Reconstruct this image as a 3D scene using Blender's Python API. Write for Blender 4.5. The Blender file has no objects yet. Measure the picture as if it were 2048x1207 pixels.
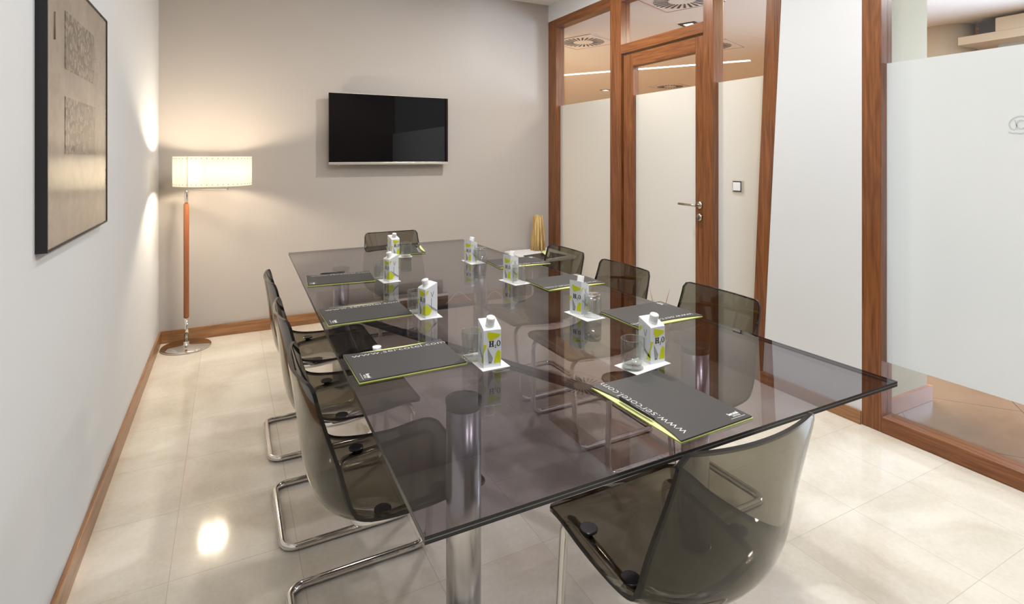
import bpy, bmesh, math, random
from mathutils import Vector, Matrix
from mathutils.bvhtree import BVHTree
random.seed(7)
sc = bpy.context.scene
COL = sc.collection
PI = math.pi

# ------------------------------------------------------------------ materials
def nodes(name):
    m = bpy.data.materials.new(name); m.use_nodes = True
    nt = m.node_tree
    for n in list(nt.nodes): nt.nodes.remove(n)
    out = nt.nodes.new('ShaderNodeOutputMaterial')
    return m, nt, out

def N(nt, t, **kw):
    n = nt.nodes.new(t)
    for k, v in kw.items():
        if hasattr(n, k): setattr(n, k, v)
        else: n.inputs[k.replace('_', ' ')].default_value = v
    return n

def pbr(name, col, rough=.5, metal=0, spec=.5, noise=0, nscale=20, bump=0, bscale=200, coat=0, emit=None):
    m, nt, out = nodes(name)
    p = N(nt, 'ShaderNodeBsdfPrincipled')
    p.inputs['Base Color'].default_value = (*col, 1)
    p.inputs['Roughness'].default_value = rough
    p.inputs['Metallic'].default_value = metal
    p.inputs['Specular IOR Level'].default_value = spec
    p.inputs['Coat Weight'].default_value = coat
    p.inputs['Coat Roughness'].default_value = .05
    tc = N(nt, 'ShaderNodeNewGeometry')
    nz = N(nt, 'ShaderNodeTexNoise'); nz.inputs['Scale'].default_value = nscale; nz.inputs['Detail'].default_value = 5
    nt.links.new(tc.outputs['Position'], nz.inputs['Vector'])
    mx = N(nt, 'ShaderNodeMix', data_type='RGBA')
    mx.inputs['A'].default_value = (*[c * (1 - noise) for c in col], 1)
    mx.inputs['B'].default_value = (*[min(1, c * (1 + noise)) for c in col], 1)
    nt.links.new(nz.outputs['Fac'], mx.inputs['Factor'])
    nt.links.new(mx.outputs['Result'], p.inputs['Base Color'])
    if bump:
        b2 = N(nt, 'ShaderNodeTexNoise'); b2.inputs['Scale'].default_value = bscale
        nt.links.new(tc.outputs['Position'], b2.inputs['Vector'])
        bp = N(nt, 'ShaderNodeBump'); bp.inputs['Strength'].default_value = bump; bp.inputs['Distance'].default_value = .002
        nt.links.new(b2.outputs['Fac'], bp.inputs['Height']); nt.links.new(bp.outputs['Normal'], p.inputs['Normal'])
    if emit:
        p.inputs['Emission Color'].default_value = (*emit[0], 1); p.inputs['Emission Strength'].default_value = emit[1]
    nt.links.new(p.outputs[0], out.inputs[0])
    return m

def wood(name, axis, dark, light, rough=.32):
    m, nt, out = nodes(name)
    p = N(nt, 'ShaderNodeBsdfPrincipled'); p.inputs['Roughness'].default_value = rough
    g = N(nt, 'ShaderNodeNewGeometry')
    mp = N(nt, 'ShaderNodeMapping')
    s = [75, 75, 75]; s['xyz'.index(axis)] = 2.2
    mp.inputs['Scale'].default_value = s
    nt.links.new(g.outputs['Position'], mp.inputs['Vector'])
    nz = N(nt, 'ShaderNodeTexNoise'); nz.inputs['Scale'].default_value = 1; nz.inputs['Detail'].default_value = 7; nz.inputs['Roughness'].default_value = .62; nz.inputs['Distortion'].default_value = .8
    nt.links.new(mp.outputs[0], nz.inputs['Vector'])
    mp2 = N(nt, 'ShaderNodeMapping')
    s2 = [16, 16, 16]; s2['xyz'.index(axis)] = 1.1
    mp2.inputs['Scale'].default_value = s2
    nt.links.new(g.outputs['Position'], mp2.inputs['Vector'])
    wv = N(nt, 'ShaderNodeTexNoise'); wv.inputs['Scale'].default_value = 1.5; wv.inputs['Distortion'].default_value = 2.5
    nt.links.new(mp2.outputs[0], wv.inputs['Vector'])
    ad = N(nt, 'ShaderNodeMath', operation='ADD'); nt.links.new(nz.outputs['Fac'], ad.inputs[0]); nt.links.new(wv.outputs['Fac'], ad.inputs[1])
    rm = N(nt, 'ShaderNodeValToRGB')
    rm.color_ramp.elements[0].position = .36; rm.color_ramp.elements[0].color = (*dark, 1)
    rm.color_ramp.elements[1].position = .64; rm.color_ramp.elements[1].color = (*light, 1)
    hf = N(nt, 'ShaderNodeMath', operation='MULTIPLY'); hf.inputs[1].default_value = .5
    nt.links.new(ad.outputs[0], hf.inputs[0]); nt.links.new(hf.outputs[0], rm.inputs[0])
    nt.links.new(rm.outputs[0], p.inputs['Base Color'])
    nt.links.new(p.outputs[0], out.inputs[0])
    return m

def smoked(name, tint, ior=1.5, gl=.0, path=True):
    """thin smoked sheet surface: absorbing transmission that follows the slanted path through the sheet, plus Fresnel reflection"""
    m, nt, out = nodes(name)
    tr = N(nt, 'ShaderNodeBsdfTransparent')
    if path:
        lw = N(nt, 'ShaderNodeNewGeometry')
        dt = N(nt, 'ShaderNodeVectorMath', operation='DOT_PRODUCT')
        nt.links.new(lw.outputs['Incoming'], dt.inputs[0]); nt.links.new(lw.outputs['Normal'], dt.inputs[1])
        sq = N(nt, 'ShaderNodeMath', operation='MULTIPLY'); nt.links.new(dt.outputs['Value'], sq.inputs[0]); nt.links.new(dt.outputs['Value'], sq.inputs[1])
        # cos of refracted ray = sqrt(1 - (1-c^2)/n^2)
        a = N(nt, 'ShaderNodeMath', operation='SUBTRACT'); a.inputs[0].default_value = 1; nt.links.new(sq.outputs[0], a.inputs[1])
        b = N(nt, 'ShaderNodeMath', operation='DIVIDE'); nt.links.new(a.outputs[0], b.inputs[0]); b.inputs[1].default_value = ior * ior
        c = N(nt, 'ShaderNodeMath', operation='SUBTRACT'); c.inputs[0].default_value = 1; nt.links.new(b.outputs[0], c.inputs[1])
        d = N(nt, 'ShaderNodeMath', operation='POWER'); nt.links.new(c.outputs[0], d.inputs[0]); d.inputs[1].default_value = -.5
        cc = N(nt, 'ShaderNodeCombineColor')
        for i in range(3):
            pw = N(nt, 'ShaderNodeMath', operation='POWER'); pw.inputs[0].default_value = tint[i]
            nt.links.new(d.outputs[0], pw.inputs[1]); nt.links.new(pw.outputs[0], cc.inputs[i])
        nt.links.new(cc.outputs[0], tr.inputs['Color'])
    else:
        tr.inputs['Color'].default_value = (*tint, 1)
    gb = N(nt, 'ShaderNodeBsdfGlossy'); gb.inputs['Roughness'].default_value = gl; gb.inputs['Color'].default_value = (1, 1, 1, 1)
    # two-sided Fresnel from |cos| so that the back of the sheet reflects like its front
    g2 = N(nt, 'ShaderNodeNewGeometry')
    d2 = N(nt, 'ShaderNodeVectorMath', operation='DOT_PRODUCT'); nt.links.new(g2.outputs['Incoming'], d2.inputs[0]); nt.links.new(g2.outputs['Normal'], d2.inputs[1])
    ab = N(nt, 'ShaderNodeMath', operation='ABSOLUTE'); nt.links.new(d2.outputs['Value'], ab.inputs[0])
    om = N(nt, 'ShaderNodeMath', operation='SUBTRACT'); om.inputs[0].default_value = 1; nt.links.new(ab.outputs[0], om.inputs[1])
    p5 = N(nt, 'ShaderNodeMath', operation='POWER'); nt.links.new(om.outputs[0], p5.inputs[0]); p5.inputs[1].default_value = 5
    f0 = ((ior - 1) / (ior + 1)) ** 2
    ma = N(nt, 'ShaderNodeMath', operation='MULTIPLY_ADD'); nt.links.new(p5.outputs[0], ma.inputs[0]); ma.inputs[1].default_value = 1 - f0; ma.inputs[2].default_value = f0
    mx = N(nt, 'ShaderNodeMixShader')
    nt.links.new(ma.outputs[0], mx.inputs[0]); nt.links.new(tr.outputs[0], mx.inputs[1]); nt.links.new(gb.outputs[0], mx.inputs[2])
    nt.links.new(mx.outputs[0], out.inputs[0])
    return m

def frosted(name, col):
    m, nt, out = nodes(name)
    tl = N(nt, 'ShaderNodeBsdfTranslucent'); tl.inputs['Color'].default_value = (*col, 1)
    df = N(nt, 'ShaderNodeBsdfDiffuse'); df.inputs['Color'].default_value = (*col, 1)
    rf = N(nt, 'ShaderNodeBsdfRefraction'); rf.inputs['Roughness'].default_value = .75; rf.inputs['IOR'].default_value = 1.08; rf.inputs['Color'].default_value = (*col, 1)
    a = N(nt, 'ShaderNodeMixShader'); a.inputs[0].default_value = .5
    nt.links.new(tl.outputs[0], a.inputs[1]); nt.links.new(rf.outputs[0], a.inputs[2])
    b = N(nt, 'ShaderNodeMixShader'); b.inputs[0].default_value = .3
    nt.links.new(a.outputs[0], b.inputs[1]); nt.links.new(df.outputs[0], b.inputs[2])
    nt.links.new(b.outputs[0], out.inputs[0])
    return m

def tile_floor(name, base, dark, joint, size, origin, rot=0, rough=.12, jw=.004, nscale=2.2, contrast=(.35, .7)):
    m, nt, out = nodes(name)
    p = N(nt, 'ShaderNodeBsdfPrincipled')
    g = N(nt, 'ShaderNodeNewGeometry')
    mp = N(nt, 'ShaderNodeMapping'); mp.vector_type = 'TEXTURE'
    mp.inputs['Location'].default_value = (*origin, 0); mp.inputs['Rotation'].default_value = (0, 0, rot); mp.inputs['Scale'].default_value = (size[0], size[1], 1)
    nt.links.new(g.outputs['Position'], mp.inputs['Vector'])
    sx = N(nt, 'ShaderNodeSeparateXYZ'); nt.links.new(mp.outputs[0], sx.inputs[0])
    ds = []
    for i, s in enumerate(size):
        f = N(nt, 'ShaderNodeMath', operation='FRACT'); nt.links.new(sx.outputs[i], f.inputs[0])
        a = N(nt, 'ShaderNodeMath', operation='SUBTRACT'); nt.links.new(f.outputs[0], a.inputs[0]); a.inputs[1].default_value = .5
        b = N(nt, 'ShaderNodeMath', operation='ABSOLUTE'); nt.links.new(a.outputs[0], b.inputs[0])
        c = N(nt, 'ShaderNodeMath', operation='GREATER_THAN'); nt.links.new(b.outputs[0], c.inputs[0]); c.inputs[1].default_value = .5 - jw / 2 / s
        ds.append(c)
    mxj = N(nt, 'ShaderNodeMath', operation='MAXIMUM'); nt.links.new(ds[0].outputs[0], mxj.inputs[0]); nt.links.new(ds[1].outputs[0], mxj.inputs[1])
    # per tile tone
    fl = N(nt, 'ShaderNodeVectorMath', operation='FLOOR'); nt.links.new(mp.outputs[0], fl.inputs[0])
    wn = N(nt, 'ShaderNodeTexWhiteNoise'); nt.links.new(fl.outputs[0], wn.inputs['Vector'])
    nz = N(nt, 'ShaderNodeTexNoise'); nz.inputs['Scale'].default_value = nscale; nz.inputs['Detail'].default_value = 8; nz.inputs['Roughness'].default_value = .6; nz.inputs['Distortion'].default_value = .6
    nt.links.new(g.outputs['Position'], nz.inputs['Vector'])
    nf = N(nt, 'ShaderNodeTexNoise'); nf.inputs['Scale'].default_value = 60; nf.inputs['Detail'].default_value = 6
    nt.links.new(g.outputs['Position'], nf.inputs['Vector'])
    s1 = N(nt, 'ShaderNodeMath', operation='MULTIPLY_ADD'); nt.links.new(wn.outputs['Value'], s1.inputs[0]); s1.inputs[1].default_value = .12; nt.links.new(nz.outputs['Fac'], s1.inputs[2])
    s2 = N(nt, 'ShaderNodeMath', operation='MULTIPLY_ADD'); nt.links.new(nf.outputs['Fac'], s2.inputs[0]); s2.inputs[1].default_value = .22; nt.links.new(s1.outputs[0], s2.inputs[2])
    rm = N(nt, 'ShaderNodeValToRGB')
    rm.color_ramp.elements[0].position = contrast[0] + .17; rm.color_ramp.elements[0].color = (*dark, 1)
    rm.color_ramp.elements[1].position = contrast[1] + .17; rm.color_ramp.elements[1].color = (*base, 1)
    nt.links.new(s2.outputs[0], rm.inputs[0])
    mj = N(nt, 'ShaderNodeMix', data_type='RGBA'); nt.links.new(mxj.outputs[0], mj.inputs['Factor']); nt.links.new(rm.outputs[0], mj.inputs['A']); mj.inputs['B'].default_value = (*joint, 1)
    nt.links.new(mj.outputs['Result'], p.inputs['Base Color'])
    rr = N(nt, 'ShaderNodeMapRange'); nt.links.new(nf.outputs['Fac'], rr.inputs['Value']); rr.inputs['To Min'].default_value = rough * .8; rr.inputs['To Max'].default_value = rough * 1.3
    nt.links.new(rr.outputs[0], p.inputs['Roughness'])
    nt.links.new(p.outputs[0], out.inputs[0])
    return m

WD, WL = (.115, .034, .009), (.265, .098, .030)
W = {a: wood('frame_wood_' + a, a, WD, WL) for a in 'xyz'}
WB = {a: wood('skirting_wood_' + a, a, (.22, .10, .04), (.42, .21, .09)) for a in 'xyz'}
M = dict(
    white=pbr('white_wall_paint', (.675, .69, .705), .75, noise=.012, nscale=3),
    taupe=pbr('taupe_wall_paint', (.50, .46, .425), .7, noise=.015, nscale=3),
    ceil=pbr('ceiling_paint', (.80, .79, .77), .8),
    lobbyceil=pbr('lobby_ceiling_paint', (.87, .84, .80), .8),
    lobbywall=pbr('lobby_wall_paint', (.80, .71, .56), .7),
    bluegrey=pbr('painted_window_daylight', (.6, .65, .7), .7),  # daylight of the window below the ledge, put into the colour
    dark=pbr('painted_recess_shade', (.04, .035, .045), .6),  # near-black colour standing in for shade inside gaps, slots and recesses
    chrome=pbr('chrome', (.78, .76, .73), .07, metal=1),
    steel=pbr('satin_steel', (.62, .61, .60), .24, metal=1, noise=.05, nscale=8),
    black=pbr('black_plastic', (.012, .012, .014), .25),
    blackm=pbr('black_matte', (.010, .009, .012), .45),
    edge=pbr('smoked_sheet_edge', (.012, .011, .010), .18, spec=.4),
    smoke=smoked('smoked_polycarbonate', (.54, .525, .475), gl=.04),
    rim=smoked('painted_rim_darkening', (.17, .16, .14), gl=.02),  # edge darkening from internal reflection, put into a heavier tint
    brace=pbr('graphite_steel', (.06, .058, .066), .35, metal=.3),
    table=smoked('grey_tinted_glass', (.665, .65, .68)),
    clear=smoked('clear_pane', (.97, .975, .97)),
    tableedge=pbr('tinted_glass_edge', (.012, .013, .014), .3, spec=.4, noise=.6, nscale=160),
    frost=frosted('frosted_film', (.86, .85, .81)),
    cover=pbr('charcoal_card', (.048, .046, .046), .45, noise=.05, nscale=40),
    lime=pbr('lime_card', (.60, .67, .13), .5),
    limepale=pbr('pale_lime_card', (.80, .85, .35), .5),
    print=pbr('white_print', (.72, .72, .72), .6),
    paper=pbr('white_paper', (.86, .86, .86), .7),
    carton=pbr('carton_white', (.78, .81, .84), .4),
    yel=pbr('carton_lime', (.62, .68, .01), .4),
    gry=pbr('carton_grey', (.33, .34, .36), .4),
    ink=pbr('carton_black', (.01, .01, .012), .4),
    capw=pbr('cap_white', (.84, .84, .83), .35),
    screen=pbr('tv_screen', (.004, .004, .005), .02, spec=.5),
    silver=pbr('tv_silver', (.66, .62, .56), .3, metal=.7),
    leather=pbr('tan_leather', (.28, .095, .035), .42, noise=.1, nscale=30),
    whiteplastic=pbr('white_plastic', (.8, .8, .8), .35),
    brass=pbr('satin_nickel', (.62, .56, .46), .25, metal=1),
    pink=pbr('pink_skirting', (.42, .20, .14), .35, noise=.1, nscale=10),
    cord=pbr('white_cord', (.75, .72, .68), .5),
    twig=pbr('dry_twig', (.36, .14, .08), .7),
    reed=None,
)
g, nt, out = nodes('drinking_glass')
pp = N(nt, 'ShaderNodeBsdfPrincipled'); pp.inputs['Transmission Weight'].default_value = 1; pp.inputs['Roughness'].default_value = 0; pp.inputs['IOR'].default_value = 1.45
pp.inputs['Base Color'].default_value = (.99, 1, .99, 1)
nt.links.new(pp.outputs[0], out.inputs[0]); M['glass'] = g
M['thin'] = smoked('tumbler_wall_glass', (.91, .92, .915), ior=1.7)
M['thick'] = smoked('tumbler_thick_glass', (.80, .82, .81), ior=2.4)
# reed bundle
M['reed'] = wood('split_reed', 'z', (.30, .15, .04), (.85, .62, .26), .6)
# lamp shade: translucent fabric
g, nt, out = nodes('shade_fabric')
tl = N(nt, 'ShaderNodeBsdfTranslucent'); tl.inputs['Color'].default_value = (.97, .95, .90, 1)
df = N(nt, 'ShaderNodeBsdfDiffuse'); df.inputs['Color'].default_value = (.9, .87, .8, 1)
mx = N(nt, 'ShaderNodeMixShader'); mx.inputs[0].default_value = .2
nt.links.new(tl.outputs[0], mx.inputs[1]); nt.links.new(df.outputs[0], mx.inputs[2]); nt.links.new(mx.outputs[0], out.inputs[0]); M['shade'] = g
# picture canvas and motif
def canvas(name, crack):
    g, nt, out = nodes(name)
    p = N(nt, 'ShaderNodeBsdfPrincipled'); p.inputs['Roughness'].default_value = .16; p.inputs['Specular IOR Level'].default_value = .7
    ge = N(nt, 'ShaderNodeNewGeometry')
    nz = N(nt, 'ShaderNodeTexNoise'); nz.inputs['Scale'].default_value = 4; nz.inputs['Detail'].default_value = 10; nz.inputs['Roughness'].default_value = .7
    nt.links.new(ge.outputs['Position'], nz.inputs['Vector'])
    rm = N(nt, 'ShaderNodeValToRGB')
    rm.color_ramp.elements[0].position = .3; rm.color_ramp.elements[0].color = (.22, .18, .138, 1)
    rm.color_ramp.elements[1].position = .7; rm.color_ramp.elements[1].color = (.36, .30, .235, 1)
    nt.links.new(nz.outputs['Fac'], rm.inputs[0])
    last = rm.outputs[0]
    if crack:
        mp = N(nt, 'ShaderNodeMapping'); mp.inputs['Scale'].default_value = (1, 40, 26)
        dn = N(nt, 'ShaderNodeTexNoise'); dn.inputs['Scale'].default_value = 12; dn.inputs['Detail'].default_value = 4
        nt.links.new(ge.outputs['Position'], dn.inputs['Vector'])
        va = N(nt, 'ShaderNodeVectorMath', operation='MULTIPLY_ADD'); va.inputs[1].default_value = (.06, .06, .06)
        nt.links.new(dn.outputs['Color'], va.inputs[0]); nt.links.new(ge.outputs['Position'], va.inputs[2])
        nt.links.new(va.outputs[0], mp.inputs['Vector'])
        vo = N(nt, 'ShaderNodeTexVoronoi', feature='DISTANCE_TO_EDGE'); vo.inputs['Scale'].default_value = 1
        nt.links.new(mp.outputs[0], vo.inputs['Vector'])
        r2 = N(nt, 'ShaderNodeValToRGB')
        r2.color_ramp.elements[0].position = .03; r2.color_ramp.elements[0].color = (.03, .022, .02, 1)
        r2.color_ramp.elements[1].position = .2; r2.color_ramp.elements[1].color = (.9, .84, .76, 1)
        nt.links.new(vo.outputs['Distance'], r2.inputs[0])
        st = N(nt, 'ShaderNodeTexNoise'); st.inputs['Scale'].default_value = 26; st.inputs['Detail'].default_value = 6
        nt.links.new(ge.outputs['Position'], st.inputs['Vector'])
        r3 = N(nt, 'ShaderNodeMapRange'); nt.links.new(st.outputs['Fac'], r3.inputs['Value']); r3.inputs['From Min'].default_value = .3; r3.inputs['From Max'].default_value = .75; r3.inputs['To Min'].default_value = .65; r3.inputs['To Max'].default_value = 1.0
        mu = N(nt, 'ShaderNodeMix', data_type='RGBA', blend_type='MULTIPLY'); nt.links.new(r3.outputs[0], mu.inputs['Factor'])
        nt.links.new(last, mu.inputs['A']); nt.links.new(r2.outputs[0], mu.inputs['B']); last = mu.outputs['Result']
    nt.links.new(last, p.inputs['Base Color']); nt.links.new(p.outputs[0], out.inputs[0])
    return g
M['canvas'] = canvas('picture_canvas', False); M['motif'] = canvas('picture_motif', True)
M['floor'] = tile_floor('cream_marble_tiles', (.84, .79, .69), (.66, .595, .485), (.58, .52, .43), (.397, .41), (2.205, 1.295), jw=.0022, rough=.09, contrast=(.28, .62))
M['lobbyfloor'] = tile_floor('tan_lobby_tiles', (.25, .155, .10), (.185, .11, .068), (.09, .06, .04), (.6, .6), (3.4, 1.0), rot=.65, rough=.2, jw=.006)

# ------------------------------------------------------------------ mesh helpers
class MB:
    def __init__(s): s.bm = bmesh.new()
    def _mi(s, fs, mi, smooth=False):
        for f in fs: f.material_index = mi; f.smooth = smooth
    def poly(s, pts, mi=0, smooth=False):
        f = s.bm.faces.new([s.bm.verts.new(p) for p in pts]); s._mi([f], mi, smooth); return f
    def box(s, a, b, mi=0, bev=0):
        bm2 = bmesh.new()
        vs = [bm2.verts.new((x, y, z)) for x in (a[0], b[0]) for y in (a[1], b[1]) for z in (a[2], b[2])]
        for q in ((0, 1, 3, 2), (4, 6, 7, 5), (0, 4, 5, 1), (2, 3, 7, 6), (0, 2, 6, 4), (1, 5, 7, 3)): bm2.faces.new([vs[i] for i in q])
        bmesh.ops.recalc_face_normals(bm2, faces=bm2.faces)
        if bev: bmesh.ops.bevel(bm2, geom=bm2.edges[:], offset=bev, segments=2, profile=.5, affect='EDGES')
        s._join(bm2, mi, False)
        return s
    def _join(s, bm2, mi, smooth):
        mp = {v: s.bm.verts.new(v.co) for v in bm2.verts}
        for f in bm2.faces:
            try: nf = s.bm.faces.new([mp[v] for v in f.verts])
            except ValueError: continue
            nf.material_index = mi; nf.smooth = smooth
        bm2.free()
    def prism(s, pts, off, mi=0, side=None, smooth=False):
        """planar loop pts extruded by vector off"""
        o = Vector(off); a = [s.bm.verts.new(p) for p in pts]; b = [s.bm.verts.new(Vector(p) + o) for p in pts]
        fs = [s.bm.faces.new(a), s.bm.faces.new(b[::-1])]; s._mi(fs, mi)
        sd = [s.bm.faces.new((a[(i + 1) % len(a)], a[i], b[i], b[(i + 1) % len(a)])) for i in range(len(a))]
        s._mi(sd, mi if side is None else side, smooth)
        bmesh.ops.recalc_face_normals(s.bm, faces=fs + sd)
        return s
    def lathe(s, prof, c=(0, 0, 0), n=40, mi=0, cap0=True, cap1=True, smooth=True, axis=None):
        rings = []
        R = Matrix.Identity(3) if axis is None else Vector((0, 0, 1)).rotation_difference(Vector(axis)).to_matrix()
        for r, z in prof:
            rings.append([s.bm.verts.new(R @ Vector((r * math.cos(2 * PI * i / n), r * math.sin(2 * PI * i / n), z)) + Vector(c)) for i in range(n)])
        for a, b in zip(rings, rings[1:]):
            for i in range(n): s._mi([s.bm.faces.new((a[i], a[(i + 1) % n], b[(i + 1) % n], b[i]))], mi, smooth)
        if cap0: s._mi([s.bm.faces.new(rings[0][::-1])], mi)
        if cap1: s._mi([s.bm.faces.new(rings[-1])], mi)
        return s
    def tube(s, pts, r, n=12, closed=False, mi=0, taper=None):
        P = [Vector(p) for p in pts]; L = len(P); rings = []; up = None
        for i in range(L):
            if closed: t = (P[(i + 1) % L] - P[i - 1]).normalized()
            else: t = (P[min(i + 1, L - 1)] - P[max(i - 1, 0)]).normalized()
            if up is None:
                up = Vector((0, 0, 1)) if abs(t.z) < .9 else Vector((1, 0, 0))
            up = (up - t * up.dot(t)).normalized(); sd = t.cross(up)
            rr = r if taper is None else r * (1 + (taper - 1) * i / (L - 1))
            rings.append([s.bm.verts.new(P[i] + (up * math.cos(2 * PI * k / n) + sd * math.sin(2 * PI * k / n)) * rr) for k in range(n)])
        for j in range(L if closed else L - 1):
            a, b = rings[j], rings[(j + 1) % L]
            off = 0
            if closed and j == L - 1:
                off = min(range(n), key=lambda o: (a[0].co - b[o].co).length)
            for i in range(n): s._mi([s.bm.faces.new((a[i], a[(i + 1) % n], b[(i + 1 + off) % n], b[(i + off) % n]))], mi, True)
        if not closed:
            s._mi([s.bm.faces.new(rings[0][::-1]), s.bm.faces.new(rings[-1])], mi)
        return s
    def build(s, name, mats, parent=None, loc=(0, 0, 0), rot=(0, 0, 0)):
        bmesh.ops.recalc_face_normals(s.bm, faces=s.bm.faces)
        me = bpy.data.meshes.new(name); s.bm.to_mesh(me); s.bm.free()
        for m in (mats if isinstance(mats, (list, tuple)) else [mats]): me.materials.append(m)
        o = bpy.data.objects.new(name, me); COL.objects.link(o)
        o.location = loc; o.rotation_euler = rot
        if parent: o.parent = parent
        return o

def fillet(pts, rad, closed=False, seg=7):
    P = [Vector(p) for p in pts]; out = []; L = len(P)
    for i in range(L):
        if not closed and i in (0, L - 1): out.append(P[i]); continue
        a, b, c = P[i - 1], P[i], P[(i + 1) % L]
        r = rad[i] if isinstance(rad, (list, tuple)) else rad
        d1 = (a - b); d2 = (c - b); ang = d1.angle(d2)
        t = min(r / math.tan(ang / 2), d1.length * .49, d2.length * .49); rr = t * math.tan(ang / 2)
        d1.normalize(); d2.normalize(); bis = (d1 + d2).normalized(); cen = b + bis * (rr / math.sin(ang / 2))
        p0 = b + d1 * t; p1 = b + d2 * t; v0 = p0 - cen; v1 = p1 - cen
        for k in range(seg + 1):
            f = k / seg; w = v0.angle(v1)
            out.append(cen + (v0 * math.sin((1 - f) * w) + v1 * math.sin(f * w)) / math.sin(w))
    return out

def empty(name, loc, rz=0):
    o = bpy.data.objects.new(name, None); COL.objects.link(o); o.location = loc; o.rotation_euler = (0, 0, rz); o.empty_display_size = .1
    return o
def tag(o, label, cat, group=None):
    o['label'] = label; o['category'] = cat
    if group: o['group'] = group
    return o
def struct(o, label=None):
    o['kind'] = 'structure'
    if label: o['label'] = label
    return o
def copy_tree(o, parent=None):
    c = o.copy(); COL.objects.link(c)
    if parent: c.parent = parent
    for ch in list(o.children): copy_tree(ch, c)
    return c

def text_mesh(name, body, size, mat, parent, loc, rot=(0, 0, 0), sx=1, align='LEFT', offset=0, extrude=.0001, space=1):
    cu = bpy.data.curves.new(name, 'FONT'); cu.body = body; cu.size = size; cu.align_x = align; cu.extrude = extrude; cu.offset = offset; cu.space_character = space
    cu.resolution_u = 3
    t = bpy.data.objects.new(name + '_src', cu); COL.objects.link(t)
    bpy.context.view_layer.update()
    me = bpy.data.meshes.new_from_object(t.evaluated_get(bpy.context.evaluated_depsgraph_get()))
    bpy.data.objects.remove(t); bpy.data.curves.remove(cu)
    me.name = name
    for v in me.vertices: v.co.x *= sx
    me.materials.clear(); me.materials.append(mat)
    o = bpy.data.objects.new(name, me); COL.objects.link(o); o.parent = parent; o.location = loc; o.rotation_euler = rot
    return o

# ------------------------------------------------------------------ dimensions (metres)
XL, XR, YB, YF, H = -.4676, 2.9456, 4.846, -1.6, 2.974
HL = 2.737

# ------------------------------------------------------------------ room shell
b = MB().box((XL - .15, YF - .15, -.1), (XR + .05, YB + .02, 0)); struct(b.build('floor', M['floor']), 'cream marble tile floor of the meeting room')
b = MB().box((XL - .15, YF - .15, H), (XR + .12, YB + .15, H + .1)); struct(b.build('ceiling', M['ceil']), 'white ceiling of the meeting room')
b = MB().box((XL - .15, YF - .15, -.1), (XL, YB + .15, H)); struct(b.build('wall_left', M['white']), 'pale white wall carrying the framed picture')
b = MB().box((XL, YB, -.1), (XR + .1, YB + .15, H)); struct(b.build('wall_back', M['taupe']), 'taupe end wall behind the television and floor lamp')
b = MB().box((XL - .15, YF - .15, -.1), (XR + .1, YF, H)); struct(b.build('wall_front', pbr('dark_panelled_wall', (.10, .062, .048), .5)), 'wall behind the viewer')
# right wall: white pier between the glazed fronts and the soffit above the glazing
b = MB()
b.prism([(XR, 1.687, 0), (XR, 1.687, 2.80), (XR, 2.132, 2.80), (XR, 2.288, 0)], (.11, 0, 0), 0)
b.box((XR, YF, 2.80), (XR + .12, YB, H))
struct(b.build('wall_right', M['white']), 'white pier between the glazed door front and the large window')
b = MB().box((XR + .1105, 1.687, 0), (XR + .64, 2.22, HL)); struct(b.build('wall_pier', pbr('cream_pier_paint', (.55, .50, .37), .7)), 'cream lobby side of the pier between the glazed fronts')
# skirtings
b = MB().box((XL, YF, 0), (XL + .015, YB, .088), bev=.002); struct(b.build('baseboard_left', WB['y']))
b = MB().box((XL + .015, YB - .015, 0), (XR, YB, .092), bev=.002); struct(b.build('baseboard_back', WB['x']))
b = MB().box((XR - .014, 1.687, 0), (XR, 2.30, .070), bev=.002); struct(b.build('baseboard_right', WB['y']))

# ------------------------------------------------------------------ glazed front with the door
X0, X1 = XR, XR + .10
def member(mb, y0, y1, z0, z1, x0=X0, x1=X1): mb.box((x0, y0, z0), (x1, y1, z1), bev=.003)
def glass_band(y0, y1, z0, z1, parent, fl=.345, ft=1.915, skew=None, emblem=False):
    """one pane: clear top and bottom band, frosted film between"""
    xg = XR + .055
    g = MB(); g.box((xg, y0, z0), (xg + .008, y1, z1)); o = g.build('pane', M['clear'], parent)
    f = MB(); f.box((xg - .003, y0, fl), (xg - .001, y1, ft)); fo = f.build('frosted_film', M['frost'], o)
    return o
w1 = empty('window_1', (0, 0, 0)); struct(w1, 'narrow glass panel with frosted film beside the corner')
f = MB(); member(f, 4.696, YB - .001, 0, 2.80); f.build('jamb', W['z'], w1)
f = MB(); member(f, 3.668, 3.814, 0, 2.80); f.build('mullion', W['z'], w1)
f = MB(); member(f, 3.814, 4.696, 2.715, 2.80); f.build('top_rail', W['y'], w1)
f = MB(); member(f, 3.814, 4.696, 0, .09); f.build('bottom_rail', W['y'], w1)
glass_band(3.814, 4.696, .09, 2.715, w1, fl=.092, ft=1.923)
d1 = empty('door_1', (0, 0, 0)); struct(d1, 'wood framed glass door with frosted film and lever handle')
f = MB(); member(f, 2.676, 2.765, 0, 2.80); f.build('door_post', W['z'], d1)
f = MB(); member(f, 2.765, 3.668, 2.272, 2.352); f.build('transom', W['y'], d1)
f = MB(); member(f, 2.765, 3.668, 2.715, 2.80); f.build('top_rail', W['y'], d1)
f = MB(); member(f, 2.765, 3.668, 2.352, 2.715, XR + .055, XR + .063); f.build('fanlight', M['clear'], d1)
f = MB(); member(f, 3.534, 3.655, .01, 2.258, X0 + .018, X1 - .02); f.build('left_stile', W['z'], d1)
f = MB(); member(f, 2.770, 2.853, .01, 2.258, X0 + .018, X1 - .02); f.build('right_stile', W['z'], d1)
f = MB(); member(f, 2.853, 3.534, 2.151, 2.258, X0 + .018, X1 - .02); member(f, 2.853, 3.534, .01, .12, X0 + .018, X1 - .02); f.build('leaf_rails', W['y'], d1)
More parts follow.
